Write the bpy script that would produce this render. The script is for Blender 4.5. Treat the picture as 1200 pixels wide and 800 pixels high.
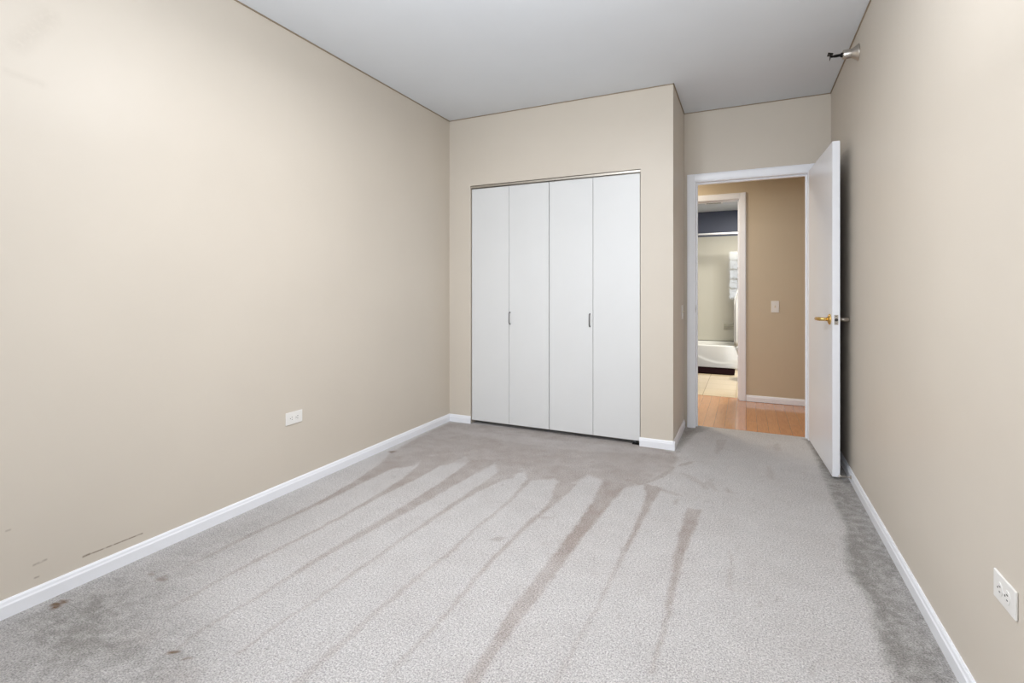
import bpy, bmesh, math
import numpy as np
from mathutils import Vector, Matrix

for o in list(bpy.data.objects): bpy.data.objects.remove(o)
C = bpy.context.scene.collection
PI = math.pi

# ------------------------------------------------------------------ camera, world, lights, exposure
XL, XR, YC, XJ, YF, H = -2.347, 0.574, 3.714, -0.472, 4.392, 2.615
YB = -1.10                                   # the window wall behind the camera
cam = bpy.data.cameras.new('camera'); camo = bpy.data.objects.new('camera', cam); C.objects.link(camo)
camo.location = (0, 0, 1.146); camo.rotation_euler = (PI/2, 0, 0.4388)
cam.sensor_width = 36; cam.lens = 17.545; cam.shift_x = 0; cam.shift_y = -61.0/1200; cam.clip_start = .02
bpy.context.scene.camera = camo
vs = bpy.context.scene.view_settings
vs.view_transform = 'Standard'; vs.look = 'None'; vs.gamma = 1; vs.use_curve_mapping = False
vs.exposure = 0.0

w = bpy.data.worlds.new('world'); bpy.context.scene.world = w; w.use_nodes = True
bg = w.node_tree.nodes['Background']; bg.inputs[0].default_value = (.80, .88, 1, 1); bg.inputs[1].default_value = 1.0

def area(name, loc, rot, sx, sy, power, col, shape='RECTANGLE', spread=PI):
    l = bpy.data.lights.new(name, 'AREA'); l.shape = shape; l.size = sx; l.size_y = sy
    l.energy = power; l.color = col; l.spread = spread
    o = bpy.data.objects.new(name, l); C.objects.link(o); o.location = loc; o.rotation_euler = rot
    return o
WX0, WX1, WZ0, WZ1 = -2.00, -0.10, 0.80, 2.50  # window opening in the wall behind the camera
area('window_daylight', ((WX0+WX1)/2, YB-.22, (WZ0+WZ1)/2), (PI/2, 0, 0), WX1-WX0, WZ1-WZ0, 24, (.91, .97, 1.04), spread=1.5)
area('ceiling_lamp_light', (-.9, 1.7, 2.45), (0, 0, 0), .18, .18, 30, (.985, .99, 1.01), 'DISK')
area('bounced_flash_light', (-.45, .8, 1.7), (PI, 0, 0), .3, .3, 38, (.95, .99, 1.04), 'DISK')
area('hall_lamp_light', (-1.0, 5.1, 2.40), (0, 0, 0), .3, .3, 21, (1, .90, .74), 'DISK')
area('bath_lamp_light', (.25, 7.0, 2.36), (0, 0, 0), .5, .5, 66, (1, .975, .92), 'DISK')

# ------------------------------------------------------------------ helpers
def box(bm, x0, x1, y0, y1, z0, z1):
    v = [bm.verts.new(p) for p in ((x0,y0,z0),(x1,y0,z0),(x1,y1,z0),(x0,y1,z0),(x0,y0,z1),(x1,y0,z1),(x1,y1,z1),(x0,y1,z1))]
    return [bm.faces.new([v[i] for i in f]) for f in ((3,2,1,0),(4,5,6,7),(0,1,5,4),(1,2,6,5),(2,3,7,6),(3,0,4,7))]
def prism(bm, prof, a, b, axis='y'):
    """closed 2-D profile (p,z) swept from a to b; axis 'y': p is x, axis 'x': p is y, axis 'z': (p,q) are x,y"""
    def P(p, q, t):
        return (p, t, q) if axis == 'y' else (t, p, q) if axis == 'x' else (p, q, t)
    A = [bm.verts.new(P(p, q, a)) for p, q in prof]; B = [bm.verts.new(P(p, q, b)) for p, q in prof]
    n = len(prof)
    for i in range(n): bm.faces.new((A[i], A[(i+1) % n], B[(i+1) % n], B[i]))
    bm.faces.new(A[::-1]); bm.faces.new(B)
def lathe(bm, prof, n=28, M=None):
    """(r,z) profile turned about z"""
    rings = []
    for r, z in prof:
        if r < 1e-6: rings.append([bm.verts.new((0, 0, z))])
        else: rings.append([bm.verts.new((r*math.cos(2*PI*k/n), r*math.sin(2*PI*k/n), z)) for k in range(n)])
    for a, b in zip(rings, rings[1:]):
        for k in range(n):
            f = [a[k % len(a)], a[(k+1) % len(a)], b[(k+1) % len(b)], b[k % len(b)]]
            f = list(dict.fromkeys(f))
            if len(f) > 2: bm.faces.new(f)
    if M is not None:
        bmesh.ops.transform(bm, matrix=M, verts=[v for rg in rings for v in rg])
def tube(bm, pts, r, n=10, caps=True):
    pts = [Vector(p) for p in pts]; rs = r if isinstance(r, (list, tuple)) else [r]*len(pts)
    rings = []; up = None
    for i, p in enumerate(pts):
        t = (pts[min(i+1, len(pts)-1)] - pts[max(i-1, 0)]).normalized()
        if up is None:
            up = t.orthogonal().normalized()
        up = (up - t*up.dot(t)).normalized(); s = t.cross(up)
        rings.append([bm.verts.new(p + rs[i]*(math.cos(2*PI*k/n)*up + math.sin(2*PI*k/n)*s)) for k in range(n)])
    for a, b in zip(rings, rings[1:]):
        for k in range(n): bm.faces.new((a[k], a[(k+1) % n], b[(k+1) % n], b[k]))
    if caps: bm.faces.new(rings[0][::-1]); bm.faces.new(rings[-1])
def obj(name, bm, mat, parent=None, loc=None, rot=None, bevel=0, seg=2, smooth=False, subd=0):
    bmesh.ops.recalc_face_normals(bm, faces=bm.faces)
    me = bpy.data.meshes.new(name); bm.to_mesh(me); bm.free()
    me.materials.append(mat)
    if smooth:
        for p in me.polygons: p.use_smooth = True
    o = bpy.data.objects.new(name, me); C.objects.link(o)
    if parent: o.parent = parent
    if loc: o.location = loc
    if rot: o.rotation_euler = rot
    if bevel:
        m = o.modifiers.new('bevel', 'BEVEL'); m.width = bevel; m.segments = seg; m.limit_method = 'ANGLE'; m.angle_limit = math.radians(40)
    if subd:
        m = o.modifiers.new('subd', 'SUBSURF'); m.levels = m.render_levels = subd
    return o
def tag(o, label, cat, group=None, kind=None):
    o['label'] = label; o['category'] = cat
    if group: o['group'] = group
    if kind: o['kind'] = kind
    return o
def thing(name, label, cat, loc=(0,0,0), rot=(0,0,0), group=None, kind='thing'):
    o = bpy.data.objects.new(name, None); C.objects.link(o); o.location = loc; o.rotation_euler = rot
    o.empty_display_size = .05
    return tag(o, label, cat, group, kind)
def struct(name, bm, mat, parent=None, bevel=0, **k):
    o = obj(name, bm, mat, parent, bevel=bevel, **k)
    if not parent: o['kind'] = 'structure'
    return o
def copy_part(o, parent):
    c = o.copy(); C.objects.link(c); c.parent = parent; c.matrix_parent_inverse.identity()
    for ch in o.children: copy_part(ch, c)
    return c

# ------------------------------------------------------------------ materials
def srgb(r, g, b):
    f = lambda c: (c/255/12.92) if c/255 <= .04045 else ((c/255+.055)/1.055)**2.4
    return (f(r), f(g), f(b), 1)
class N:
    def __init__(s, name):
        s.m = bpy.data.materials.new(name); s.m.use_nodes = True; s.t = s.m.node_tree
        s.b = s.t.nodes['Principled BSDF']; s.co = None
    def n(s, typ, **kw):
        x = s.t.nodes.new(typ)
        for k, v in kw.items():
            if k.startswith('i_'):
                key = k[2:]; key = int(key) if key.isdigit() else key.replace('_', ' ')
                s.set(x.inputs[key], v)
            else: setattr(x, k, v)
        return x
    def set(s, sock, v):
        if isinstance(v, bpy.types.NodeSocket): s.t.links.new(v, sock)
        else: sock.default_value = v
    def coord(s):
        if not s.co: s.co = s.n('ShaderNodeTexCoord').outputs['Object']
        return s.co
    def math(s, op, a, b=0.0, c=0.0, clamp=False):
        x = s.n('ShaderNodeMath', operation=op, use_clamp=clamp); s.set(x.inputs[0], a); s.set(x.inputs[1], b); s.set(x.inputs[2], c)
        return x.outputs[0]
    def noise(s, scale, detail=2, rough=.5, vec=None):
        x = s.n('ShaderNodeTexNoise'); s.set(x.inputs['Vector'], vec or s.coord())
        x.inputs['Scale'].default_value = scale; x.inputs['Detail'].default_value = detail; x.inputs['Roughness'].default_value = rough
        return x.outputs['Fac']
    def mix(s, fac, a, b, mode='MIX'):
        x = s.n('ShaderNodeMix', data_type='RGBA', blend_type=mode)
        s.set(x.inputs['Factor'], fac); s.set(x.inputs[6], a); s.set(x.inputs[7], b); return x.outputs[2]
    def ramp(s, fac, lo, hi, a=0.0, b=1.0):
        x = s.n('ShaderNodeMapRange'); s.set(x.inputs[0], fac)
        for i, v in enumerate((lo, hi, a, b)): x.inputs[i+1].default_value = v
        return x.outputs[0]
    def bump(s, h, strength, dist=.002):
        x = s.n('ShaderNodeBump'); s.set(x.inputs['Height'], h); x.inputs['Strength'].default_value = strength; x.inputs['Distance'].default_value = dist
        s.t.links.new(x.outputs[0], s.b.inputs['Normal'])
    def base(s, c, rough=.5, metal=0, spec=.5):
        s.set(s.b.inputs['Base Color'], c); s.set(s.b.inputs['Roughness'], rough); s.b.inputs['Metallic'].default_value = metal
        s.b.inputs['Specular IOR Level'].default_value = spec
def plain(name, c, rough=.5, metal=0, spec=.5, var=.03, scale=30, bump=0):
    m = N(name); f = m.ramp(m.noise(scale, 3), .3, .7, 1-var, 1+var)
    col = m.n('ShaderNodeVectorMath', operation='SCALE'); col.inputs[0].default_value = c[:3]; m.set(col.inputs['Scale'], f)
    m.base(col.outputs[0], rough, metal, spec)
    if bump: m.bump(m.noise(scale*6, 2), bump)
    return m.m
def paint(name, c, scuffs=()):
    """rolled wall paint; scuffs: (axis, (p,z), (p,z), half width, strength)"""
    m = N(name)
    f = m.ramp(m.noise(2.2, 3), .3, .7, .985, 1.015)
    v = m.n('ShaderNodeVectorMath', operation='SCALE'); v.inputs[0].default_value = c[:3]; m.set(v.inputs['Scale'], f)
    col = v.outputs[0]
    if scuffs:
        sep = m.n('ShaderNodeSeparateXYZ'); m.set(sep.inputs[0], m.coord()); tot = None
        grain = m.ramp(m.noise(60, 3), .22, .5)
        for ax, (p0, z0), (p1, z1), hw, st in scuffs:
            dp, dz = p1-p0, z1-z0; L2 = dp*dp+dz*dz
            a = m.math('SUBTRACT', sep.outputs[ax], p0); b = m.math('SUBTRACT', sep.outputs['Z'], z0)
            t = m.math('DIVIDE', m.math('ADD', m.math('MULTIPLY', a, dp), m.math('MULTIPLY', b, dz)), L2, clamp=True)
            ex = m.math('SUBTRACT', a, m.math('MULTIPLY', t, dp)); ez = m.math('SUBTRACT', b, m.math('MULTIPLY', t, dz))
            d = m.math('SQRT', m.math('ADD', m.math('MULTIPLY', ex, ex), m.math('MULTIPLY', ez, ez)))
            k = m.math('MULTIPLY', m.ramp(d, hw, 0), st)
            tot = k if tot is None else m.math('MAXIMUM', tot, k)
        col = m.mix(m.math('MULTIPLY', tot, grain), col, srgb(128, 112, 94))
    m.base(col, .42, 0, .35)
    m.bump(m.noise(260, 2), .05, .001)
    return m.m
TAN = srgb(214, 205, 192)
M = {}
M['tan'] = paint('tan_wall_paint', TAN)
M['tan_left'] = paint('tan_wall_paint_scuffed', TAN, [('Y', (1.055,.101), (1.266,.099), .004, 1), ('Y', (1.055,.101), (1.075,.102), .006, 1),
    ('Y', (.905,.143), (.94,.146), .006, .5), ('Y', (.908,.095), (.918,.094), .005, .6), ('Y', (.865,2.02), (.95,2.16), .05, .10), ('Y', (.83,1.91), (.93,1.90), .02, .08), ('Y', (.83,.30), (.84,.30), .005, .4)])
M['hall_tan'] = paint('hall_wall_paint', srgb(206, 190, 164))
M['ceiling'] = plain('ceiling_white_paint', srgb(225, 229, 234), .9, spec=.1, var=.01, scale=3, bump=.05)
M['trim'] = plain('white_trim_paint', srgb(245, 247, 252), .32, var=.008, scale=5)
M['door'] = plain('white_door_paint', srgb(224, 225, 225), .38, var=.008, scale=4)
M['slate'] = paint('slate_blue_paint', srgb(98, 103, 118))
M['plastic'] = plain('white_plastic', srgb(240, 238, 234), .3, var=.005)
M['slot'] = plain('dark_slot', srgb(60, 56, 52), .6, var=.02)
M['steel'] = plain('brushed_steel', srgb(196, 190, 182), .28, 1, var=.03, scale=120)
M['pull'] = plain('grey_metal', srgb(120, 120, 122), .35, 1, var=.03, scale=120)
M['galv'] = plain('galvanized_track', srgb(188, 182, 172), .4, 1, var=.04, scale=60)
M['brass'] = plain('polished_brass', srgb(226, 190, 118), .25, 1, var=.03, scale=60)
M['black'] = plain('black_metal', srgb(30, 29, 30), .4, .6, var=.1, scale=80)
M['dark'] = plain('dark_closet_paint', srgb(130, 122, 112), .8, var=.02)
M['ivory'] = plain('ivory_plastic', srgb(232, 224, 206), .35, var=.01)
M['porcelain'] = plain('white_porcelain', srgb(240, 240, 236), .06, spec=.6, var=.004, scale=4)
M['tub'] = plain('white_enamel', srgb(240, 238, 230), .12, spec=.5, var=.004, scale=4)
M['surround'] = plain('cream_glossy_surround', srgb(213, 209, 194), .03, spec=.6, var=.006, scale=4)
M['mat'] = plain('dark_brown_pile', srgb(34, 21, 22), 1, spec=.0, var=.3, scale=220, bump=.6)
M['curtain'] = plain('white_shower_cloth', srgb(232, 230, 224), .6, var=.01, scale=10)
M['rubber'] = plain('grey_rubber', srgb(205, 202, 196), .6, var=.02)
M['joint_shade'] = plain('ceiling_joint_shade', srgb(152, 137, 117), .7, var=.02)  # darker tan imitating the shade in the ceiling corner
M['brick'] = plain('outdoor_wall', srgb(150, 140, 132), .9, var=.1, scale=6)

def carpet():
    m = N('grey_cut_pile_carpet')
    at = m.n('ShaderNodeAttribute', attribute_name='pile').outputs['Color']
    sep = m.n('ShaderNodeSeparateColor'); m.set(sep.inputs[0], at)
    n, g, s = sep.outputs[0], sep.outputs[1], sep.outputs[2]
    base = m.mix(n, srgb(198, 195, 194), srgb(163, 152, 146))
    base = m.mix(g, base, srgb(144, 141, 137))
    fine = m.noise(190, 2, .6); mid = m.noise(95, 3, .65); big = m.noise(9, 4, .6)
    mp = m.n('ShaderNodeMapping'); m.set(mp.inputs[0], m.coord()); mp.inputs['Scale'].default_value = (30, 15, 1); mp.inputs['Rotation'].default_value = (0, 0, .12)
    wisp = m.math('MULTIPLY', m.ramp(m.noise(1, 4, .65, mp.outputs[0]), .56, .70), m.ramp(m.noise(3.2, 2, .5), .42, .62))
    base = m.mix(m.math('MULTIPLY', wisp, .34), base, srgb(150, 141, 136))
    v = m.math('ADD', m.ramp(fine, .30, .70, -.38, .28), m.ramp(mid, .3, .7, -.15, .14))
    v = m.math('ADD', v, m.ramp(big, .3, .7, -.04, .04))
    v = m.math('ADD', 1.0, v)
    sc = m.n('ShaderNodeVectorMath', operation='SCALE'); m.set(sc.inputs[0], base); m.set(sc.inputs['Scale'], v)
    col = m.mix(m.math('MULTIPLY', m.math('MULTIPLY', s, 1.7, clamp=True), m.ramp(fine, .3, .6, .6, 1)), sc.outputs[0], srgb(98, 68, 30))
    m.base(col, .95, 0, .1); m.b.inputs['Sheen Weight'].default_value = .12; m.b.inputs['Sheen Roughness'].default_value = .6
    m.bump(m.math('ADD', fine, mid), .55, .006)
    return m.m
M['carpet'] = carpet()
def wood():
    m = N('orange_oak_strip_floor')
    map_ = m.n('ShaderNodeMapping'); m.set(map_.inputs[0], m.coord()); map_.inputs['Rotation'].default_value = (0, 0, PI/2)
    br = m.n('ShaderNodeTexBrick'); m.set(br.inputs['Vector'], map_.outputs[0]); br.offset = .37
    br.inputs['Color1'].default_value = srgb(207, 146, 94); br.inputs['Color2'].default_value = srgb(200, 137, 86); br.inputs['Mortar'].default_value = srgb(160, 104, 62)
    for k, v in (('Scale', 1), ('Mortar Size', .0012), ('Brick Width', .9), ('Row Height', .083), ('Bias', 0)): br.inputs[k].default_value = v
    st = m.n('ShaderNodeMapping'); m.set(st.inputs[0], m.coord()); st.inputs['Scale'].default_value = (26, 2.2, 1)
    gr = m.ramp(m.noise(3, 4, .6, st.outputs[0]), .3, .7, .88, 1.1)
    sc = m.n('ShaderNodeVectorMath', operation='SCALE'); m.set(sc.inputs[0], br.outputs['Color']); m.set(sc.inputs['Scale'], gr)
    m.base(sc.outputs[0], .13, 0, .6); m.b.inputs['Coat Weight'].default_value = .4; m.b.inputs['Coat Roughness'].default_value = .08
    return m.m
M['wood'] = wood()
def tile():
    m = N('beige_floor_tile')
    map_ = m.n('ShaderNodeMapping'); m.set(map_.inputs[0], m.coord()); map_.inputs['Location'].default_value = (.43, .06, 0)
    br = m.n('ShaderNodeTexBrick'); m.set(br.inputs['Vector'], map_.outputs[0]); br.offset = 0
    br.inputs['Color1'].default_value = srgb(224, 203, 168); br.inputs['Color2'].default_value = srgb(218, 196, 160); br.inputs['Mortar'].default_value = srgb(170, 150, 120)
    for k, v in (('Scale', 1), ('Mortar Size', .004), ('Brick Width', .33), ('Row Height', .33), ('Bias', 0)): br.inputs[k].default_value = v
    m.base(br.outputs['Color'], .12, 0, .6)
    return m.m
M['tile'] = tile()
def glass():
    m = N('window_glass'); t = m.t; t.nodes.remove(m.b)
    tr = m.n('ShaderNodeBsdfTransparent'); gl = m.n('ShaderNodeBsdfGlossy'); gl.inputs['Roughness'].default_value = .02
    gl.inputs['Color'].default_value = (.9, .95, 1, 1)
    mx = m.n('ShaderNodeMixShader'); mx.inputs[0].default_value = .08
    t.links.new(tr.outputs[0], mx.inputs[1]); t.links.new(gl.outputs[0], mx.inputs[2])
    t.links.new(mx.outputs[0], t.nodes['Material Output'].inputs[0])
    return m.m
M['glass'] = glass()

# ------------------------------------------------------------------ bedroom shell
def bx(*a):
    bm = bmesh.new()
    for q in a: box(bm, *q)
    return bm
T = .12
CX0, CX1, CZ = -2.135, -.702, 2.03           # closet opening
DX0, DX1, DZ = -.40, .444, 2.053             # rough opening of the bedroom doorway
struct('wall_left', bx((XL-T, XL, YB-T, YF+T, 0, H)), M['tan_left'])
struct('wall_right', bx((XR, XR+T, YB-T, YF, 0, H)), M['tan'])
struct('wall_back', bx((XL, WX0, YB-T, YB, 0, H), (WX1, XR, YB-T, YB, 0, H), (WX0, WX1, YB-T, YB, 0, WZ0), (WX0, WX1, YB-T, YB, WZ1, H)), M['tan'])
struct('wall_closet', bx((XL, CX0, YC, YC+T, 0, H), (CX1, XJ, YC, YC+T, 0, H), (CX0, CX1, YC, YC+T, CZ, H)), M['tan'])
struct('wall_closet_side', bx((XJ-T, XJ, YC+T, YF, 0, H)), M['tan'])
struct('wall_closet_back', bx((XL, XJ, YF, YF+T, 0, H)), M['dark'])
struct('wall_doorway', bx((XJ, DX0, YF, YF+T, 0, H), (DX1, XR+T, YF, YF+T, 0, H), (DX0, DX1, YF, YF+T, DZ, H)), M['tan'])
struct('ceiling', bx((XL-T, XR+T, YB-T, YF+T, H, H+.1)), M['ceiling'])

# vacuum strokes and wear in the pile, in floor metres: n = pile brushed dark, g = grey wear, s = brown stain
NAP = [
 ('n',0.62,0.03,[(-2.156,2.53),(-2.262,2.814),(-2.312,3.321),(-2.31,3.66),(-2.064,3.716),(-1.465,3.771),(-0.717,3.775),(-0.459,3.66),(-0.414,3.525),(-0.431,3.356),(-0.499,3.177),(-0.546,3.005),(-0.624,2.898),(-0.78,2.938),(-0.882,2.997),(-0.955,2.729),(-1.054,2.855),(-1.178,2.751),(-1.303,2.93),(-1.288,2.745),(-1.323,2.698),(-1.502,2.923),(-1.515,2.748),(-1.548,2.732),(-1.744,2.958),(-1.765,2.765),(-1.805,2.746),(-1.965,2.893),(-1.961,2.673),(-2.007,2.599)]),
 ('n',0.3,0.05,[(-2.254,2.777),(-2.312,3.321),(-2.31,3.66),(-1.897,3.707),(-1.516,3.378),(-1.382,2.944),(-1.583,2.85),(-1.952,2.803)]),
 ('n',0.45,0.02,[(-0.916,3.112),(-0.805,3.342),(-0.609,3.51),(-0.449,3.585),(-0.421,3.448),(-0.448,3.248),(-0.528,3.042),(-0.624,2.898),(-0.767,2.93)]),
 ('n',-0.3,0.03,[(-2.283,3.525),(-1.953,3.515),(-1.665,3.547),(-1.127,3.606),(-0.698,3.673),(-0.462,3.598),(-0.615,3.546),(-1.067,3.415),(-1.59,3.389),(-2.139,3.428)]),
 ('n',0.7,0.012,[(-2.18,2.659),(-2.161,2.477),(-2.117,2.282),(-2.095,2.013),(-2.097,1.757),(-2.114,1.596),(-2.106,1.369),(-2.106,1.262),(-2.097,1.266),(-2.086,1.378),(-2.082,1.611),(-2.071,1.77),(-2.058,2.031),(-2.055,2.311),(-2.051,2.529),(-1.994,2.746)]),
 ('n',0.7,0.012,[(-2.01,2.852),(-1.943,2.699),(-1.882,2.451),(-1.872,2.245),(-1.861,2.029),(-1.861,1.799),(-1.876,1.612),(-1.89,1.463),(-1.889,1.284),(-1.887,1.176),(-1.882,1.08),(-1.874,1.084),(-1.872,1.183),(-1.873,1.292),(-1.867,1.473),(-1.857,1.621),(-1.842,1.808),(-1.836,2.041),(-1.826,2.266),(-1.805,2.487),(-1.806,2.763),(-1.803,2.95)]),
 ('n',0.72,0.012,[(-1.675,2.933),(-1.653,2.699),(-1.642,2.406),(-1.645,2.108),(-1.654,1.877),(-1.664,1.599),(-1.657,1.419),(-1.659,1.272),(-1.66,1.205),(-1.665,1.083),(-1.649,0.985),(-1.636,0.991),(-1.651,1.09),(-1.646,1.212),(-1.642,1.28),(-1.633,1.43),(-1.634,1.613),(-1.606,1.899),(-1.572,2.143),(-1.55,2.45),(-1.526,2.759),(-1.499,3.016)]),
 ('n',0.62,0.012,[(-1.41,2.846),(-1.412,2.657),(-1.423,2.469),(-1.429,2.21),(-1.441,1.885),(-1.444,1.657),(-1.447,1.466),(-1.449,1.304),(-1.459,1.143),(-1.457,1.058),(-1.445,1.064),(-1.443,1.151),(-1.435,1.311),(-1.43,1.475),(-1.425,1.666),(-1.42,1.895),(-1.4,2.223),(-1.377,2.49),(-1.327,2.696),(-1.269,2.912)]),
 ('n',0.55,0.012,[(-1.202,2.785),(-1.168,2.425),(-1.184,2.078),(-1.179,1.827),(-1.195,1.649),(-1.198,1.5),(-1.209,1.396),(-1.198,1.265),(-1.198,1.148),(-1.196,1.037),(-1.172,1.049),(-1.172,1.16),(-1.171,1.278),(-1.182,1.409),(-1.174,1.511),(-1.174,1.659),(-1.159,1.836),(-1.167,2.087),(-1.153,2.432),(-1.168,2.801)]),
 ('n',0.62,0.012,[(-1.022,2.781),(-0.967,2.567),(-0.961,2.429),(-0.982,2.173),(-0.986,1.902),(-0.98,1.711),(-0.971,1.55),(-0.965,1.412),(-0.969,1.32),(-0.971,1.223),(-0.964,1.146),(-0.956,1.15),(-0.96,1.228),(-0.954,1.327),(-0.95,1.419),(-0.954,1.558),(-0.958,1.721),(-0.966,1.912),(-0.956,2.186),(-0.932,2.443),(-0.916,2.591),(-0.901,2.838)]),
 ('n',0.45,0.012,[(-0.501,2.224),(-0.495,2.132),(-0.488,1.942),(-0.49,1.844),(-0.497,1.689),(-0.504,1.522),(-0.512,1.359),(-0.503,1.363),(-0.494,1.527),(-0.486,1.695),(-0.478,1.849),(-0.476,1.947),(-0.475,2.142),(-0.481,2.234)]),
 ('n',0.4,0.012,[(-0.068,2.395),(-0.061,2.221),(-0.066,2.066),(-0.054,2.072),(-0.049,2.227),(-0.058,2.4)]),
 ('n',0.8,0.014,[(-0.781,2.983),(-0.752,2.62),(-0.751,2.245),(-0.754,1.981),(-0.76,1.741),(-0.766,1.604),(-0.75,1.441),(-0.749,1.247),(-0.709,1.266),(-0.712,1.391),(-0.707,1.533),(-0.697,1.724),(-0.693,1.981),(-0.684,2.24),(-0.667,2.48),(-0.636,2.934)]),
 ('n',0.75,0.012,[(-0.546,3.005),(-0.51,2.832),(-0.494,2.648),(-0.49,2.331),(-0.485,2.184),(-0.468,2.192),(-0.468,2.378),(-0.458,2.665),(-0.44,2.984)]),
 ('n',0.72,0.012,[(-0.279,2.772),(-0.286,2.463),(-0.28,2.234),(-0.269,2.019),(-0.26,1.821),(-0.26,1.67),(-0.263,1.518),(-0.25,1.524),(-0.245,1.677),(-0.244,1.808),(-0.243,1.937),(-0.244,2.108),(-0.24,2.315),(-0.223,2.529),(-0.211,2.77)]),
 ('n',0.7,0.012,[(-0.605,2.949),(-0.535,3.053),(-0.48,3.218),(-0.441,3.369),(-0.416,3.381),(-0.432,3.24),(-0.488,3.075),(-0.568,2.966)]),
 ('n',0.55,0.012,[(-0.408,3.384),(-0.384,3.448),(-0.347,3.51),(-0.279,3.524),(-0.238,3.543),(-0.296,3.534),(-0.333,3.472),(-0.388,3.394)]),
 ('n',0.5,0.012,[(-0.489,2.961),(-0.422,2.925),(-0.346,2.903),(-0.32,2.915),(-0.387,2.941),(-0.463,2.973)]),
 ('n',0.5,0.012,[(-0.353,2.855),(-0.346,2.763),(-0.33,2.771),(-0.337,2.863)]),
 ('n',0.35,0.012,[(-0.203,4.11),(-0.201,3.95),(-0.196,3.743),(-0.175,3.753),(-0.144,3.977),(-0.132,4.143)]),
 ('n',0.35,0.012,[(-0.374,3.267),(-0.317,3.201),(-0.258,3.14),(-0.216,3.048),(-0.194,3.059),(-0.222,3.157),(-0.27,3.223),(-0.345,3.281)]),
 ('n',0.3,0.012,[(-0.19,3.26),(-0.226,3.155),(-0.172,3.069),(-0.15,3.079),(-0.18,3.176),(-0.171,3.269)]),
 ('n',0.3,0.012,[(-0.118,3.122),(-0.091,3.067),(-0.045,3.076),(-0.028,3.084),(-0.052,3.086),(-0.1,3.13)]),
 ('n',0.25,0.012,[(0.118,3.649),(0.112,3.464),(0.133,3.382),(0.151,3.39),(0.16,3.486),(0.139,3.658)]),
 ('n',0.3,0.012,[(0.181,4.174),(0.184,4.003),(0.228,4.023),(0.226,4.196)]),
 ('n',0.4,0.012,[(-0.923,3.108),(-1.032,3.198),(-1.016,3.205),(-0.908,3.115)]),
 ('n',0.9,0.01,[(-0.952,3.217),(-0.933,3.25),(-0.901,3.241),(-0.921,3.209)]),
 ('n',0.9,0.01,[(-0.674,2.988),(-0.652,3.028),(-0.618,3.014),(-0.64,2.975)]),
 ('n',0.5,0.01,[(-1.418,2.793),(-1.362,2.852),(-1.282,2.857),(-1.337,2.799)]),
 ('n',0.5,0.01,[(-1.071,2.032),(-1.043,2.063),(-1.0,2.066),(-1.028,2.035)]),
 ('n',0.4,0.01,[(-0.95,2.327),(-0.921,2.371),(-0.872,2.363),(-0.901,2.319)]),
 ('g',0.75,0.03,[(0.394,4.414),(0.428,4.245),(0.428,3.612),(0.426,3.08),(0.444,2.735),(0.449,2.576),(0.415,2.445),(0.419,2.225),(0.414,2.022),(0.389,1.781),(0.568,1.865),(0.598,3.63),(0.662,4.4)]),
 ('g',1,0.05,[(0.482,2.879),(0.477,2.502),(0.465,2.088),(0.473,1.863),(0.389,1.861),(0.414,2.222),(0.379,2.401),(0.412,2.737)]),
 ('g',0.5,0.02,[(-0.456,3.682),(-0.454,4.384),(-0.366,4.454),(-0.259,4.447),(-0.365,4.208),(-0.41,3.897),(-0.433,3.632)]),
 ('n',0.6,0.012,[(-0.44,4.252),(-0.382,4.334),(-0.396,4.194),(-0.435,4.074)]),
 ('g',0.85,0.4,[(-2.332,0.809),(-2.312,0.966),(-2.302,1.156),(-2.023,1.16),(-1.891,1.056),(-1.625,0.996),(-1.511,0.89),(-1.959,0.679)]),
 ('g',0.45,0.4,[(-2.332,0.809),(-2.324,1.368),(-2.25,1.893),(-2.084,1.753),(-2.019,1.323),(-1.864,1.068),(-1.534,0.879),(-1.959,0.679)]),
 ('n',0.35,0.05,[(-1.877,0.943),(-1.831,0.996),(-1.762,1.01),(-1.744,0.974),(-1.777,0.916),(-1.795,0.867)]),
 ('n',0.3,0.05,[(-1.568,0.887),(-1.592,0.962),(-1.487,0.962),(-1.444,0.921),(-1.545,0.874)]),
 ('s',0.8,0.012,[(-2.285,0.917),(-2.292,0.93),(-2.272,0.938),(-2.246,0.936),(-2.242,0.922),(-2.257,0.915)]),
 ('s',0.55,0.012,[(-2.288,0.943),(-2.293,0.954),(-2.276,0.961),(-2.254,0.959),(-2.251,0.947),(-2.264,0.941)]),
 ('s',0.8,0.012,[(-1.652,0.958),(-1.65,0.966),(-1.637,0.971),(-1.625,0.971),(-1.628,0.963),(-1.639,0.958)]),
 ('s',0.6,0.012,[(-1.58,0.976),(-1.58,0.982),(-1.571,0.986),(-1.561,0.985),(-1.562,0.978),(-1.569,0.975)]),
 ('s',0.3,0.012,[(-2.113,1.192),(-2.12,1.208),(-2.102,1.215),(-2.076,1.209),(-2.071,1.193),(-2.085,1.186)]),
 ('s',0.3,0.012,[(-2.182,1.199),(-2.188,1.21),(-2.175,1.214),(-2.157,1.211),(-2.153,1.199),(-2.163,1.195)]),
 ('s',0.35,0.012,[(-1.527,0.928),(-1.526,0.936),(-1.512,0.942),(-1.499,0.941),(-1.502,0.933),(-1.513,0.927)]),
 ('s',0.4,0.012,[(-2.29,2.821),(-2.291,2.845),(-2.27,2.852),(-2.246,2.841),(-2.247,2.816),(-2.265,2.808)]),
]


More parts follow.
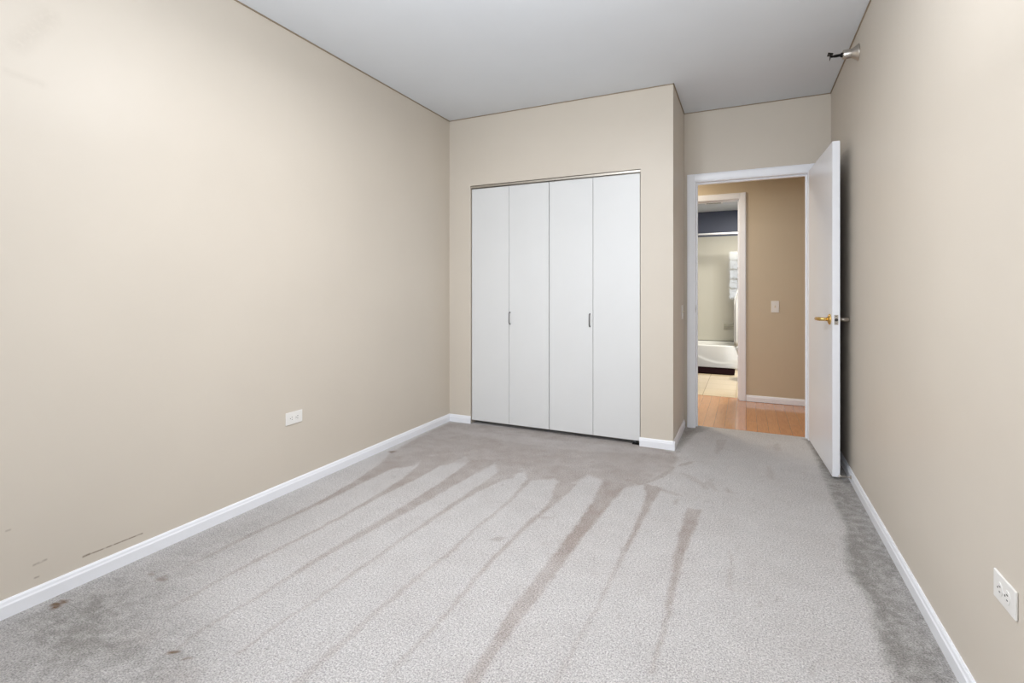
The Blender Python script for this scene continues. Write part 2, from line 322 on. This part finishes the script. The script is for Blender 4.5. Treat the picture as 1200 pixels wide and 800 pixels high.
def build_carpet():
    st = .01
    xs = np.arange(XL, XR+st, st); ys = np.arange(YB, 4.478, st); nx, ny = len(xs), len(ys)
    X, Y = np.meshgrid(xs, ys)
    rng = np.random.default_rng(7)
    def vnoise(scale):
        gx, gy = int(nx/scale)+3, int(ny/scale)+3; g = rng.random((gy, gx))
        fx, fy = np.arange(nx)/scale, np.arange(ny)/scale; ix, iy = fx.astype(int), fy.astype(int); tx, ty = fx-ix, fy-iy
        tx = tx*tx*(3-2*tx); ty = (ty*ty*(3-2*ty))[:, None]
        a = g[np.ix_(iy, ix)]*(1-tx)+g[np.ix_(iy, ix+1)]*tx; b = g[np.ix_(iy+1, ix)]*(1-tx)+g[np.ix_(iy+1, ix+1)]*tx
        return a*(1-ty)+b*ty - .5
    JX = X + .010*vnoise(1.6)+.008*vnoise(6); JY = Y + .022*vnoise(1.6)+.02*vnoise(6)
    ch = {'n': np.zeros((ny, nx)), 'g': np.zeros((ny, nx)), 's': np.zeros((ny, nx))}
    for kind, wt, soft, P in NAP:
        P = np.array(P); x0, y0 = P.min(0)-3*soft-.08; x1, y1 = P.max(0)+3*soft+.08
        i0, i1 = np.searchsorted(xs, [x0, x1]); j0, j1 = np.searchsorted(ys, [y0, y1])
        if i1 <= i0 or j1 <= j0: continue
        px, py = JX[j0:j1, i0:i1], JY[j0:j1, i0:i1]
        ins = np.zeros(px.shape, bool); d = np.full(px.shape, 9.)
        for (ax, ay), (bx_, by) in zip(P, np.roll(P, -1, 0)):
            c = (ay > py) != (by > py)
            ins ^= c & (px < (bx_-ax)*(py-ay)/((by-ay) or 1e-9)+ax)
            ex, ey = bx_-ax, by-ay; L = ex*ex+ey*ey+1e-12
            t = np.clip(((px-ax)*ex+(py-ay)*ey)/L, 0, 1)
            d = np.minimum(d, np.hypot(px-ax-t*ex, py-ay-t*ey))
        sd = np.where(ins, d, -d)
        k = np.clip(sd/(soft)+.5, 0, 1)*abs(wt)
        A = ch[kind][j0:j1, i0:i1]
        if wt > 0: A[:] = np.maximum(A, k)
        else: A[:] = np.clip(A*(1-k), 0, 1)
    ch['n'] = np.clip(ch['n']*np.clip((Y+.4)/2.6, .68, 1)*(1+.45*vnoise(5)+.3*vnoise(20))+.06*vnoise(3)+.14*vnoise(14)+.04, 0, 1)
    ch['g'] = np.clip(ch['g']*(1+.9*vnoise(2)+.25*vnoise(7)), 0, 1)
    me = bpy.data.meshes.new('floor')
    co = np.stack([X, Y, np.zeros_like(X)], -1).reshape(-1, 3)
    idx = np.arange(nx*ny).reshape(ny, nx)
    q = np.stack([idx[:-1, :-1], idx[:-1, 1:], idx[1:, 1:], idx[1:, :-1]], -1).reshape(-1, 4)
    me.vertices.add(len(co)); me.vertices.foreach_set('co', co.ravel().astype(np.float32))
    me.loops.add(q.size); me.loops.foreach_set('vertex_index', q.ravel().astype(np.int32))
    me.polygons.add(len(q)); me.polygons.foreach_set('loop_start', np.arange(0, q.size, 4, dtype=np.int32))
    me.update(calc_edges=True); me.validate()
    a = me.attributes.new('pile', 'FLOAT_COLOR', 'POINT')
    a.data.foreach_set('color', np.stack([ch['n'], ch['g'], ch['s'], np.ones_like(X)], -1).ravel().astype(np.float32))
    me.materials.append(M['carpet'])
    o = bpy.data.objects.new('floor', me); C.objects.link(o); o['kind'] = 'structure'
build_carpet()
struct('floor_slab', bx((XL-T, XR+T, YB-T, 4.45, -.1, -.004)), M['dark'])

# baseboards: a flat face and a stepped top, 63 mm high
def bprof(p, s):                              # wall plane p, outward sign s
    return [(p, 0), (p+s*.013, 0), (p+s*.013, .043), (p+s*.010, .049), (p+s*.0085, .057), (p+s*.005, .063), (p, .063)]
def bboard(name, runs, mat='trim'):
    bm = bmesh.new()
    for axis, p, s, a, b in runs: prism(bm, bprof(p, s), a, b, axis)
    return struct(name, bm, M[mat])
bboard('baseboard_left', [('y', XL, 1, YB, YC)])
bboard('baseboard_right', [('y', XR, -1, YB, YF)])
bboard('baseboard_closet_left', [('x', YC, -1, XL+.012, CX0+.004)])
bboard('baseboard_closet_right', [('x', YC, -1, CX1-.006, XJ+.0125)])
bboard('baseboard_closet_side', [('y', XJ, 1, YC-.0128, YF-.016)])

# thin added strip coloured as the corner shade where the walls meet the ceiling
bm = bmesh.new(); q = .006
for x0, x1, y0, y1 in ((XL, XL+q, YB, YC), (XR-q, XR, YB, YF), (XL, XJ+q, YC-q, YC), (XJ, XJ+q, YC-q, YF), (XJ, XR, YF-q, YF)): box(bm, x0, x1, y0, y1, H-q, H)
struct('joint_shade_strip', bm, M['joint_shade'])

# bedroom doorway: jamb lining, stops and casing
def casing(name, x0, x1, z1, yface, s, wdt=.062, mat='trim', z0=0.0, parts=('l', 't', 'r')):
    """flat casing with an eased outer step around an opening in the wall plane y=yface, facing s"""
    bm = bmesh.new()
    prof = [(0, 0), (0, .010), (.012, .013), (.040, .016), (.054, .016), (.058, .013), (wdt, .013), (wdt, 0)]
    o = s
    if 'l' in parts: prism(bm, [(x0-a, yface+o*b) for a, b in prof], z0, z1+wdt, 'z')
    if 'r' in parts: prism(bm, [(x1+a, yface+o*b) for a, b in prof], z0, z1+wdt, 'z')
    if 't' in parts: prism(bm, [(yface+o*b, z1+a) for a, b in prof], x0-.001, x1+.001, 'x')
    return struct(name, bm, M[mat])
casing('trim_1', -.385, .429, 2.038, YF, -1, .060)
bm = bx((DX0, -.38, YF-.004, YF+T+.004, 0, 2.033), (.424, DX1, YF-.004, YF+T+.004, 0, 2.033), (DX0, DX1, YF-.004, YF+T+.004, 2.033, DZ),
        (-.38, -.368, YF+.045, YF+.08, 0, 2.033), (.412, .424, YF+.045, YF+.08, 0, 2.033), (-.368, .412, YF+.045, YF+.08, 2.021, 2.033))
fr = struct('trim_2', bm, M['trim'], bevel=.0015)
bm = bmesh.new(); box(bm, -.3800, -.3785, YF+.006, YF+.036, .955, 1.02)
sp = obj('strike_plate', bm, M['steel'], fr); sp['label'] = 'small metal strike plate'
bm = bmesh.new(); box(bm, -.3786, -.3782, YF+.012, YF+.030, .972, 1.004); obj('latch_hole', bm, M['slot'], sp)
casing('trim_3', -.385, .429, 2.038, YF+T, 1, .060)

# the window behind the camera, seen mirrored in the bathroom
bm = bmesh.new(); fw = .05; y0, y1 = YB-.09, YB-.03
box(bm, WX0, WX0+fw, y0, y1, WZ0, WZ1); box(bm, WX1-fw, WX1, y0, y1, WZ0, WZ1)
box(bm, WX0+fw, WX1-fw, y0, y1, WZ0, WZ0+fw); box(bm, WX0+fw, WX1-fw, y0, y1, WZ1-fw, WZ1)
nc, nr = 5, 5
for i in range(1, nc):
    x = WX0+fw+(WX1-WX0-2*fw)*i/nc; box(bm, x-.016, x+.016, y0+.015, y1-.015, WZ0+fw, WZ1-fw)
for i in range(1, nr):
    z = WZ0+fw+(WZ1-WZ0-2*fw)*i/nr; box(bm, WX0+fw, WX1-fw, y0+.016, y1-.016, z-.016, z+.016)
win = struct('window_1', bm, M['trim'])
obj('window_pane', bx((WX0+fw, WX1-fw, YB-.062, YB-.058, WZ0+fw, WZ1-fw)), M['glass'], win)
struct('trim_4', bx((WX0-.04, WX1+.04, YB, YB+.06, WZ0-.03, WZ0)), M['trim'], bevel=.004)

# ------------------------------------------------------------------ hallway
HY = 5.67
BX0, BX1, BZ = -.68, -.048, 2.103            # bathroom doorway rough opening
struct('floor_hall', bx((-2.0, 1.4, 4.440, 5.79, -.06, -.003)), M['wood'])
struct('wall_hall', bx((-2.0, BX0, HY, HY+T, 0, 2.5), (BX1, 1.4, HY, HY+T, 0, 2.5), (BX0, BX1, HY, HY+T, BZ, 2.5)), M['hall_tan'])
struct('wall_hall_left', bx((-2.12, -2.0, YF+T, 5.79, 0, 2.5)), M['hall_tan'])
struct('wall_hall_right', bx((1.4, 1.52, YF, 5.79, 0, 2.5)), M['hall_tan'])
struct('wall_hall_near', bx((XR+T, 1.4, YF, YF+T, 0, 2.5)), M['hall_tan'])
struct('ceiling_hall', bx((-2.12, 1.52, YF+T, 5.79, 2.44, 2.5)), M['ceiling'])
bboard('baseboard_hall', [('x', HY, -1, .0, 1.4)])
casing('trim_5', BX0+.01, -.062, 2.083, HY, -1, .060)
bm = bx((BX0, -.66, HY-.004, HY+T+.004, 0, 2.083), (-.068, BX1, HY-.004, HY+T+.004, 0, 2.083), (BX0, BX1, HY-.004, HY+T+.004, 2.083, BZ),
        (-.08, -.068, HY+.05, HY+.085, 0, 2.083), (-.66, -.648, HY+.05, HY+.085, 0, 2.083), (-.648, -.08, HY+.05, HY+.085, 2.071, 2.083))
struct('trim_6', bm, M['trim'], bevel=.0015)

# ------------------------------------------------------------------ bathroom shell
BY = 8.55; BL, BR, BC = -1.12, .62, 2.385; TY = 7.82; SZ = 1.985
struct('floor_bath', bx((BL-.1, BR+.1, 5.79, BY+.1, -.06, 0)), M['tile'])
struct('wall_bath_back', bx((BL-.1, BR+.1, BY, BY+.1, 0, 2.5)), M['slate'])
struct('wall_bath_left', bx((BL-.1, BL, 5.79, BY, 0, 2.5)), M['slate'])
struct('wall_bath_right', bx((BR, BR+.1, 5.79, BY, 0, 2.5)), M['slate'])
struct('wall_bath_front', bx((BL, BX0, HY+T, HY+T+.01, 0, 2.5), (BX1, BR, HY+T, HY+T+.01, 0, 2.5), (BX0, BX1, HY+T, HY+T+.01, BZ, 2.5)), M['slate'])
struct('ceiling_bath', bx((BL-.1, BR+.1, 5.79, BY+.1, BC, 2.5)), M['ceiling'])
# moulded surround lining the tub alcove
bm = bx((BL, BR, BY-.02, BY, .335, SZ), (BL, BL+.02, TY+.02, BY-.02, .335, SZ), (BR-.02, BR, TY+.02, BY-.02, .335, SZ))
struct('wall_tub_surround', bm, M['surround'], bevel=.006)

# ------------------------------------------------------------------ closet
def bifold(name, x0, x1, label, hx):
    t = thing(name, label, 'closet door', ((x0+x1)/2, YC+.012, .03), group='white bifold closet door pairs')
    w_ = (x1-x0)/2
    pans = []
    for s in (-1, 1):
        bm = bmesh.new(); a, b = (-w_, -.0012) if s < 0 else (.0012, w_)
        box(bm, a, b, 0, .030, 0, 1.972)
        pans.append(obj('door_panel', bm, M['door'], t, bevel=.002))
    lx = hx-(x0+x1)/2
    bm = bmesh.new(); zc = .88
    tube(bm, [(lx, .0, zc-.048), (lx, -.012, zc-.0485), (lx, -.021, zc-.046), (lx, -.026, zc-.038), (lx, -.028, zc), (lx, -.026, zc+.038), (lx, -.021, zc+.046), (lx, -.012, zc+.0485), (lx, .0, zc+.048)], .0042, 10)
    h = obj('pull_handle', bm, M['pull'], t, smooth=True); h['label'] = 'slim grey metal pull'
    for s in (-1, 1):
        bm = bmesh.new(); x = s*(w_-.03); lathe(bm, [(0, 1.972), (.006, 1.972), (.006, 1.990), (0, 1.990)], 10, Matrix.Translation((x, .015, 0)))
        obj('top_pivot', bm, M['galv'], t, smooth=False)
    return t
bifold('bifold_door', -2.128, -1.4235, 'left pair of white folding closet door panels, nearer the long bare wall', -1.764)
bifold('bifold_door', -1.4185, -.708, 'right pair of white folding closet door panels, nearer the doorway', -1.086)
bm = bmesh.new(); box(bm, CX0+.003, CX1-.002, YC+.0005, YC+.003, 2.009, 2.024); box(bm, CX0+.003, CX1-.002, YC+.003, YC+.044, 2.0215, 2.024)
box(bm, CX0+.003, CX1-.002, YC+.0415, YC+.044, 2.005, 2.0215)
struct('trim_7', bm, M['galv'])
bm = bmesh.new(); box(bm, -.765, -.715, YC+.012, YC+.04, .0, .006); box(bm, -.735, -.728, YC+.018, YC+.034, .006, .0295)
tag(obj('floor_pivot_bracket', bm, M['black']), 'small dark pivot bracket on the carpet under the right closet door end', 'bracket', kind='thing')
# closet interior side
struct('floor_closet', bx((XL, XJ-T, YC+.10, YF, -.002, .004)), M['dark'])

# ------------------------------------------------------------------ bedroom door
d = bpy.data.objects.new('door_1', None); C.objects.link(d); d.location = (.4275, 4.371, 0); d.rotation_euler = (0, 0, math.radians(3.12))
tag(d, 'white flush bedroom door standing open against the right wall', 'door', kind='structure')
bm = bmesh.new(); box(bm, 0, .040, -.815, 0, .014, 2.042); leaf = obj('door_leaf', bm, M['trim'], d, bevel=.0015)
def lever(s, mat, label):
    ys = -.815+.062; z = .962; x0 = .0 if s < 0 else .040
    bm = bmesh.new(); lathe(bm, [(0, 0), (.031, 0), (.033, .002), (.032, .006), (.024, .011), (.014, .014), (.012, .016), (0, .016)], 28, Matrix.Translation((x0, ys, z)) @ Matrix.Rotation(s*PI/2, 4, 'Y'))
    ro = obj('handle_rosette', bm, mat, d, smooth=True); ro['label'] = label
    bm = bmesh.new(); q = lambda p: x0+s*p
    tube(bm, [(q(.014), ys, z), (q(.034), ys, z), (q(.046), ys+.003, z), (q(.054), ys+.012, z), (q(.057), ys+.03, z), (q(.058), ys+.06, z-.001), (q(.057), ys+.09, z-.002), (q(.055), ys+.112, z-.003), (q(.055), ys+.116, z-.003)],
         [.0115, .011, .0118, .0122, .0118, .0112, .011, .0112, .006], 14)
    obj('lever', bm, mat, ro, smooth=True)
lever(-1, M['brass'], 'brass lever handle')
lever(1, M['steel'], 'pale metal lever handle on the wall side')
bm = bmesh.new(); box(bm, .0095, .0305, -.8162, -.8148, .932, .992); lp = obj('latch_plate', bm, M['steel'], d, bevel=.0005)
lp['label'] = 'small metal latch plate'
bm = bmesh.new(); lathe(bm, [(0, 0), (.0085, 0), (.0085, .006), (.006, .008), (0, .008)], 16, Matrix.Translation((.020, -.8160, .962)) @ Matrix.Rotation(PI/2, 4, 'X')); obj('latch_bolt', bm, M['slot'], lp, smooth=True)
for z in (.940, .984):
    bm = bmesh.new(); lathe(bm, [(0, 0), (.0028, 0), (.0024, .001), (0, .0012)], 12, Matrix.Translation((.020, -.8161, z)) @ Matrix.Rotation(PI/2, 4, 'X')); obj('screw', bm, M['slot'], lp)
for z in (.22, 1.03, 1.84):
    bm = bmesh.new(); lathe(bm, [(0, -.045), (.006, -.045), (.006, .045), (0, .045)], 12, Matrix.Translation((.046, .004, z))); box(bm, .040, .0415, -.03, .004, z-.044, z+.044)
    hg = obj('hinge', bm, M['brass'], d); hg['label'] = 'brass hinge'

# spring door stop on the right baseboard
t = thing('door_stop', 'thin spring door stop on the baseboard behind the open door', 'door stop', (XR-.012, 3.520, .036), (0, 0, .06))
bm = bmesh.new(); lathe(bm, [(0, 0), (.011, 0), (.011, .003), (.006, .006), (0, .006)], 16, Matrix.Rotation(-PI/2, 4, 'Y')); obj('mounting_plate', bm, M['steel'], t, smooth=False)
bm = bmesh.new(); tube(bm, [(-.005-.050*k/180, .0050*math.cos(k*PI/8), .0050*math.sin(k*PI/8)) for k in range(181)], .0011, 6); obj('spring', bm, M['steel'], t, smooth=True)
bm = bmesh.new(); lathe(bm, [(0, .053), (.006, .053), (.007, .057), (.006, .0635), (0, .0645)], 16, Matrix.Rotation(-PI/2, 4, 'Y')); obj('rubber_tip', bm, M['rubber'], t, smooth=True)

# ------------------------------------------------------------------ wall plates (local frame: plate in x-z, facing -y)
def outlet(loc, rz, label):
    t = thing('wall_outlet', label, 'outlet', loc, (0, 0, rz), group='white duplex wall outlets')
    bm = bmesh.new(); box(bm, -.0575, .0575, -.006, 0, -.035, .035); obj('cover_plate', bm, M['plastic'], t, bevel=.003, seg=3)
    for s in (-1, 1):
        bm = bmesh.new(); lathe(bm, [(0, 0), (.0155, 0), (.0165, -.0015), (.0165, -.004), (0, -.004)][::-1], 24, Matrix.Translation((s*.0195, -.0034, 0)) @ Matrix.Rotation(-PI/2, 4, 'X') @ Matrix.Diagonal((.86, 1, 1, 1)))
        r = obj('receptacle', bm, M['plastic'], t)
        for zz, ln in ((.0063, .0075), (-.0063, .0062)):
            bm = bmesh.new(); box(bm, s*.0195-ln/2+.002, s*.0195+ln/2+.002, -.0079, -.0070, zz-.0011, zz+.0011); obj('slot', bm, M['slot'], r)
        bm = bmesh.new(); lathe(bm, [(0, 0), (.0025, 0), (.0025, .0009), (0, .0009)], 10, Matrix.Translation((s*.0195-.009, -.0070, 0)) @ Matrix.Rotation(PI/2, 4, 'X')); obj('ground_hole', bm, M['slot'], r)
    bm = bmesh.new(); lathe(bm, [(0, 0), (.003, 0), (.0024, .0014), (0, .0016)], 12, Matrix.Translation((0, -.006, 0)) @ Matrix.Rotation(PI/2, 4, 'X')); obj('screw', bm, M['plastic'], t)
    return t
outlet((XL, 2.057, .413), PI/2, 'white sideways outlet low on the long left wall')
outlet((XR, 1.610, .406), -PI/2, 'white sideways outlet low on the right wall nearest the camera')
def switch(loc, rz, label):
    t = thing('light_switch', label, 'light switch', loc, (0, 0, rz), group='white light switches')
    bm = bmesh.new(); box(bm, -.035, .035, -.006, 0, -.0575, .0575); obj('cover_plate', bm, M['plastic'], t, bevel=.003, seg=3)
    bm = bmesh.new(); box(bm, -.0055, .0055, -.0066, -.0055, -.012, .012); obj('toggle_surround', bm, M['ivory'], t)
    bm = bmesh.new(); prism(bm, [(-.006, -.005), (-.006, .007), (-.017, .0125), (-.0185, .008), (-.007, -.006)], -.0042, .0042, 'x'); obj('toggle', bm, M['ivory'], t, bevel=.0008)
    for z in (-.030, .030):
        bm = bmesh.new(); lathe(bm, [(0, 0), (.003, 0), (.0024, .0014), (0, .0016)], 12, Matrix.Translation((0, -.006, z)) @ Matrix.Rotation(PI/2, 4, 'X')); obj('screw', bm, M['plastic'], t)
switch((XJ, 4.245, .962), PI/2, 'light switch seen edge-on beside the bedroom door casing')
switch((.262, HY, .972), 0, 'white light switch on the hallway wall seen through the doorway')

# ------------------------------------------------------------------ sidewall sprinkler, axis along -x
t = thing('fire_sprinkler', 'metal sidewall fire sprinkler high on the right wall near the ceiling', 'sprinkler', (XR, 3.383, 2.485))
R = Matrix.Rotation(-PI/2, 4, 'Y')
bm = bmesh.new(); lathe(bm, [(0, 0), (.046, 0), (.046, .003), (.040, .010), (.033, .020), (.027, .031), (.0255, .034)], 36, R); obj('escutcheon', bm, M['steel'], t, smooth=True)
bm = bmesh.new(); lathe(bm, [(.0255, .033), (.0255, .073), (.0235, .076), (.018, .076), (.016, .070), (0, .070)], 36, R); obj('cup', bm, M['steel'], t, smooth=True)
bm = bmesh.new(); lathe(bm, [(0, .068), (.012, .068), (.013, .082), (.009, .086), (.008, .092), (0, .092)], 20, R); obj('threaded_body', bm, M['black'], t, smooth=True)
for s in (-1, 1):
    bm = bmesh.new(); tube(bm, [(-.086, s*.008, 0), (-.094, s*.0125, 0), (-.108, s*.013, 0), (-.120, s*.008, 0), (-.127, s*.003, 0)], .0036, 8); obj('frame_arm', bm, M['black'], t, smooth=True)
bm = bmesh.new(); lathe(bm, [(0, .090), (.003, .090), (.0035, .105), (.003, .122), (.006, .124), (.007, .130), (0, .132)], 14, R); obj('heat_bulb', bm, M['black'], t, smooth=True)
bm = bmesh.new()
prism(bm, [(-.148, .020), (-.126, .013), (-.122, .010), (-.126, .008), (-.150, .013)], -.020, .020, 'y')
prism(bm, [(-.133, .010), (-.137, .010), (-.139, -.016), (-.136, -.018), (-.133, -.006)], -.014, .014, 'y')
obj('deflector', bm, M['black'], t, bevel=.001)

# ------------------------------------------------------------------ bathroom things
# tub: apron with a swept crease, rolled rim and basin; local origin at the floor, front face y=0
TX0, TX1 = BL+.004, BR-.004
tub = thing('bathtub', 'white built-in bathtub at the far end of the bathroom', 'bathtub', (0, TY, 0))
def apron():
    bm = bmesh.new(); nx, nz = 72, 26; rows = []
    for j in range(nz+1):
        z = .022+(.318-.022)*j/nz; row = []
        for i in range(nx+1):
            x = TX0+(TX1-TX0)*i/nx
            zc = .080+.075*min(1.0, ((x+.33)/.29)**2)
            base = -.036+.034*(z/.318)                      # leans back towards the rim
            k = 1/(1+math.exp(-(z-zc)/.008)); y = base - .008*(1-k) + .004*math.exp(-((z-zc)/.012)**2)*-1
            row.append(bm.verts.new((x, y, z)))
        rows.append(row)
    for a, b in zip(rows, rows[1:]):
        for i in range(nx): bm.faces.new((a[i], a[i+1], b[i+1], b[i]))
    return bm
obj('apron', apron(), M['tub'], tub, smooth=True)
def rim():
    bm = bmesh.new(); yb = BY-.022-TY; cx, cy = (TX0+TX1)/2, (yb+.0)/2; rings = []
    def ring(hx, hy, z, n, e):
        out = []
        for k in range(n):
            a = 2*PI*(k+.5)/n; c, s = math.cos(a), math.sin(a)
            out.append(bm.verts.new((cx+hx*math.copysign(abs(c)**e, c), cy+hy*math.copysign(abs(s)**e, s), z)))
        return out
    n = 64; HX, HY_ = (TX1-TX0)/2, yb/2
    for hx, hy, z, e in ((HX, HY_, .300, .12), (HX, HY_, .322, .12), (HX-.006, HY_-.008, .331, .14), (HX-.05, HY_-.05, .333, .2), (HX-.085, HY_-.085, .331, .35), (HX-.10, HY_-.10, .318, .4), (HX-.13, HY_-.12, .20, .45), (HX-.18, HY_-.15, .07, .5), (HX-.26, HY_-.20, .045, .6)):
        rings.append(ring(hx, hy, z, n, e))
    for a, b in zip(rings, rings[1:]):
        for k in range(n): bm.faces.new((a[k], a[(k+1) % n], b[(k+1) % n], b[k]))
    bm.faces.new(rings[-1])
    return bm
obj('rim_and_basin', rim(), M['tub'], tub, smooth=True)
bm = bmesh.new(); box(bm, TX0, TX1, -.030, .0, 0, .024); obj('toe_strip', bm, M['tub'], tub, bevel=.003)
# soap dish on the surround
t = thing('soap_dish', 'cream soap dish on the tub surround wall above the bathtub', 'soap dish', (-.245, BY-.02, .585))
bm = bmesh.new(); box(bm, -.075, .075, -.010, 0, -.055, .055); obj('back_plate', bm, M['surround'], t, bevel=.006)
bm = bmesh.new(); prism(bm, [(-.010, -.020), (-.060, -.010), (-.066, .004), (-.060, .004), (-.052, -.003), (-.010, -.008)], -.066, .066, 'x'); obj('tray', bm, M['surround'], t, bevel=.003)
bm = bmesh.new(); tube(bm, [(-.06, -.008, .026), (-.058, -.030, .026), (-.045, -.040, .026), (.045, -.040, .026), (.058, -.030, .026), (.06, -.008, .026)], .007, 10); obj('grab_bar', bm, M['surround'], t, smooth=True)
# curtain rod and curtain
t = thing('shower_rod', 'white shower curtain rod spanning the tub below the slate wall', 'curtain rod', (0, TY+.02, 1.955))
bm = bmesh.new(); tube(bm, [(BL+.012, 0, 0), (BR-.012, 0, 0)], .0145, 20); obj('rod', bm, M['plastic'], t, smooth=True)
for s, x in ((1, BL), (-1, BR)):
    bm = bmesh.new(); lathe(bm, [(0, 0), (.032, 0), (.032, .006), (.018, .014), (0, .014)], 24, Matrix.Translation((x, 0, 0)) @ Matrix.Rotation(s*PI/2, 4, 'Y')); obj('end_flange', bm, M['plastic'], t, smooth=True)
t = thing('shower_curtain', 'white shower curtain gathered at the right end of the rod', 'shower curtain', (0, TY+.02, 0))
bm = bmesh.new(); nu, nv = 120, 30; rows = []
for j in range(nv+1):
    v = j/nv; z = 1.925-(1.925-.345)*v; row = []
    q = min(1, max(0, (v-.38)/.24)); flare = .085*q*q*(3-2*q)
    for i in range(nu+1):
        u = i/nu; x = (-.078-flare)*(1-u)+.44*u
        yy = .026*math.sin(u*2*PI*11+.6*math.sin(v*3))*(.75+.4*v) - .028*v
        row.append(bm.verts.new((x+.006*math.sin(u*50+v*2), yy, z)))
    rows.append(row)
for a, b in zip(rows, rows[1:]):
    for i in range(nu): bm.faces.new((a[i], a[i+1], b[i+1], b[i]))
cl = obj('curtain_cloth', bm, M['curtain'], t, smooth=True); m = cl.modifiers.new('thick', 'SOLIDIFY'); m.thickness = .0015
for k in range(8):
    bm = bmesh.new(); x = -.09+.07*k; tube(bm, [(x, .021*math.cos(a), 1.949+.027*math.sin(a)) for a in [2*PI*q/20 for q in range(21)]], .0018, 6, caps=False); obj('curtain_ring', bm, M['steel'], t, smooth=True)
# bath mat
bm = bmesh.new(); mx0, mx1, my0, my1, rr = -.98, -.142, 7.262, 7.772, .055
pts = []
for cx, cy, a0 in ((mx1-rr, my1-rr, 0), (mx0+rr, my1-rr, PI/2), (mx0+rr, my0+rr, PI), (mx1-rr, my0+rr, 1.5*PI)):
    pts += [(cx+rr*math.cos(a0+PI/2*k/8), cy+rr*math.sin(a0+PI/2*k/8)) for k in range(9)]
prism(bm, pts, .001, .020, 'z')
tag(obj('bath_mat', bm, M['mat'], bevel=.006, seg=3), 'dark brown rounded bath mat on the tile floor along the bathtub', 'bath mat', kind='thing')
# toilet on the right wall, facing -x; origin under the bowl front
t = thing('toilet', 'white toilet at the right of the bathtub, mostly hidden by the bathroom door casing', 'toilet', (-.115, 6.98, 0))
def oval(bm, cx, hx, hy, z, n=36, p=1.0):
    return [bm.verts.new((cx+hx*math.cos(2*PI*k/n), hy*math.sin(2*PI*k/n)*p, z)) for k in range(n)]
def loft(bm, rings, cap0=True, cap1=True):
    n = len(rings[0])
    for a, b in zip(rings, rings[1:]):
        for k in range(n): bm.faces.new((a[k], a[(k+1) % n], b[(k+1) % n], b[k]))
    if cap0: bm.faces.new(rings[0][::-1])
    if cap1: bm.faces.new(rings[-1])
bm = bmesh.new(); loft(bm, [oval(bm, .30, .20, .115, 0), oval(bm, .30, .195, .11, .03), oval(bm, .29, .165, .095, .12), oval(bm, .265, .19, .12, .22), oval(bm, .24, .225, .165, .31), oval(bm, .235, .235, .180, .36), oval(bm, .235, .235, .182, .378)])
obj('bowl', bm, M['porcelain'], t, smooth=True)
bm = bmesh.new(); loft(bm, [oval(bm, .235, .240, .186, .380), oval(bm, .235, .243, .190, .388), oval(bm, .235, .240, .187, .398)]); obj('seat', bm, M['porcelain'], t, smooth=False, bevel=.003)
bm = bmesh.new(); loft(bm, [oval(bm, .237, .236, .184, .401), oval(bm, .237, .239, .187, .408), oval(bm, .24, .23, .178, .420)]); obj('lid', bm, M['porcelain'], t, smooth=False, bevel=.004)
bm = bmesh.new(); box(bm, .50, .70, -.21, .21, .375, .72); obj('tank', bm, M['porcelain'], t, bevel=.025, seg=4)
bm = bmesh.new(); box(bm, .485, .71, -.225, .225, .722, .755); obj('tank_lid', bm, M['porcelain'], t, bevel=.01, seg=3)
bm = bmesh.new(); tube(bm, [(.50, -.15, .66), (.478, -.15, .66), (.474, -.14, .658), (.474, -.08, .650)], .006, 8); obj('flush_lever', bm, M['steel'], t, smooth=True)
# ceiling vent
t = thing('ceiling_vent', 'white exhaust vent in the bathroom ceiling over the tub', 'vent', (-.42, 7.62, BC))
bm = bmesh.new(); box(bm, -.12, .12, -.12, .12, -.012, 0); obj('vent_cover', bm, M['plastic'], t, bevel=.004)
for k in range(7):
    bm = bmesh.new(); y = -.075+.025*k; box(bm, -.095, .095, y-.004, y+.004, -.0128, -.0118); obj('vent_slot', bm, M['slot'], t)
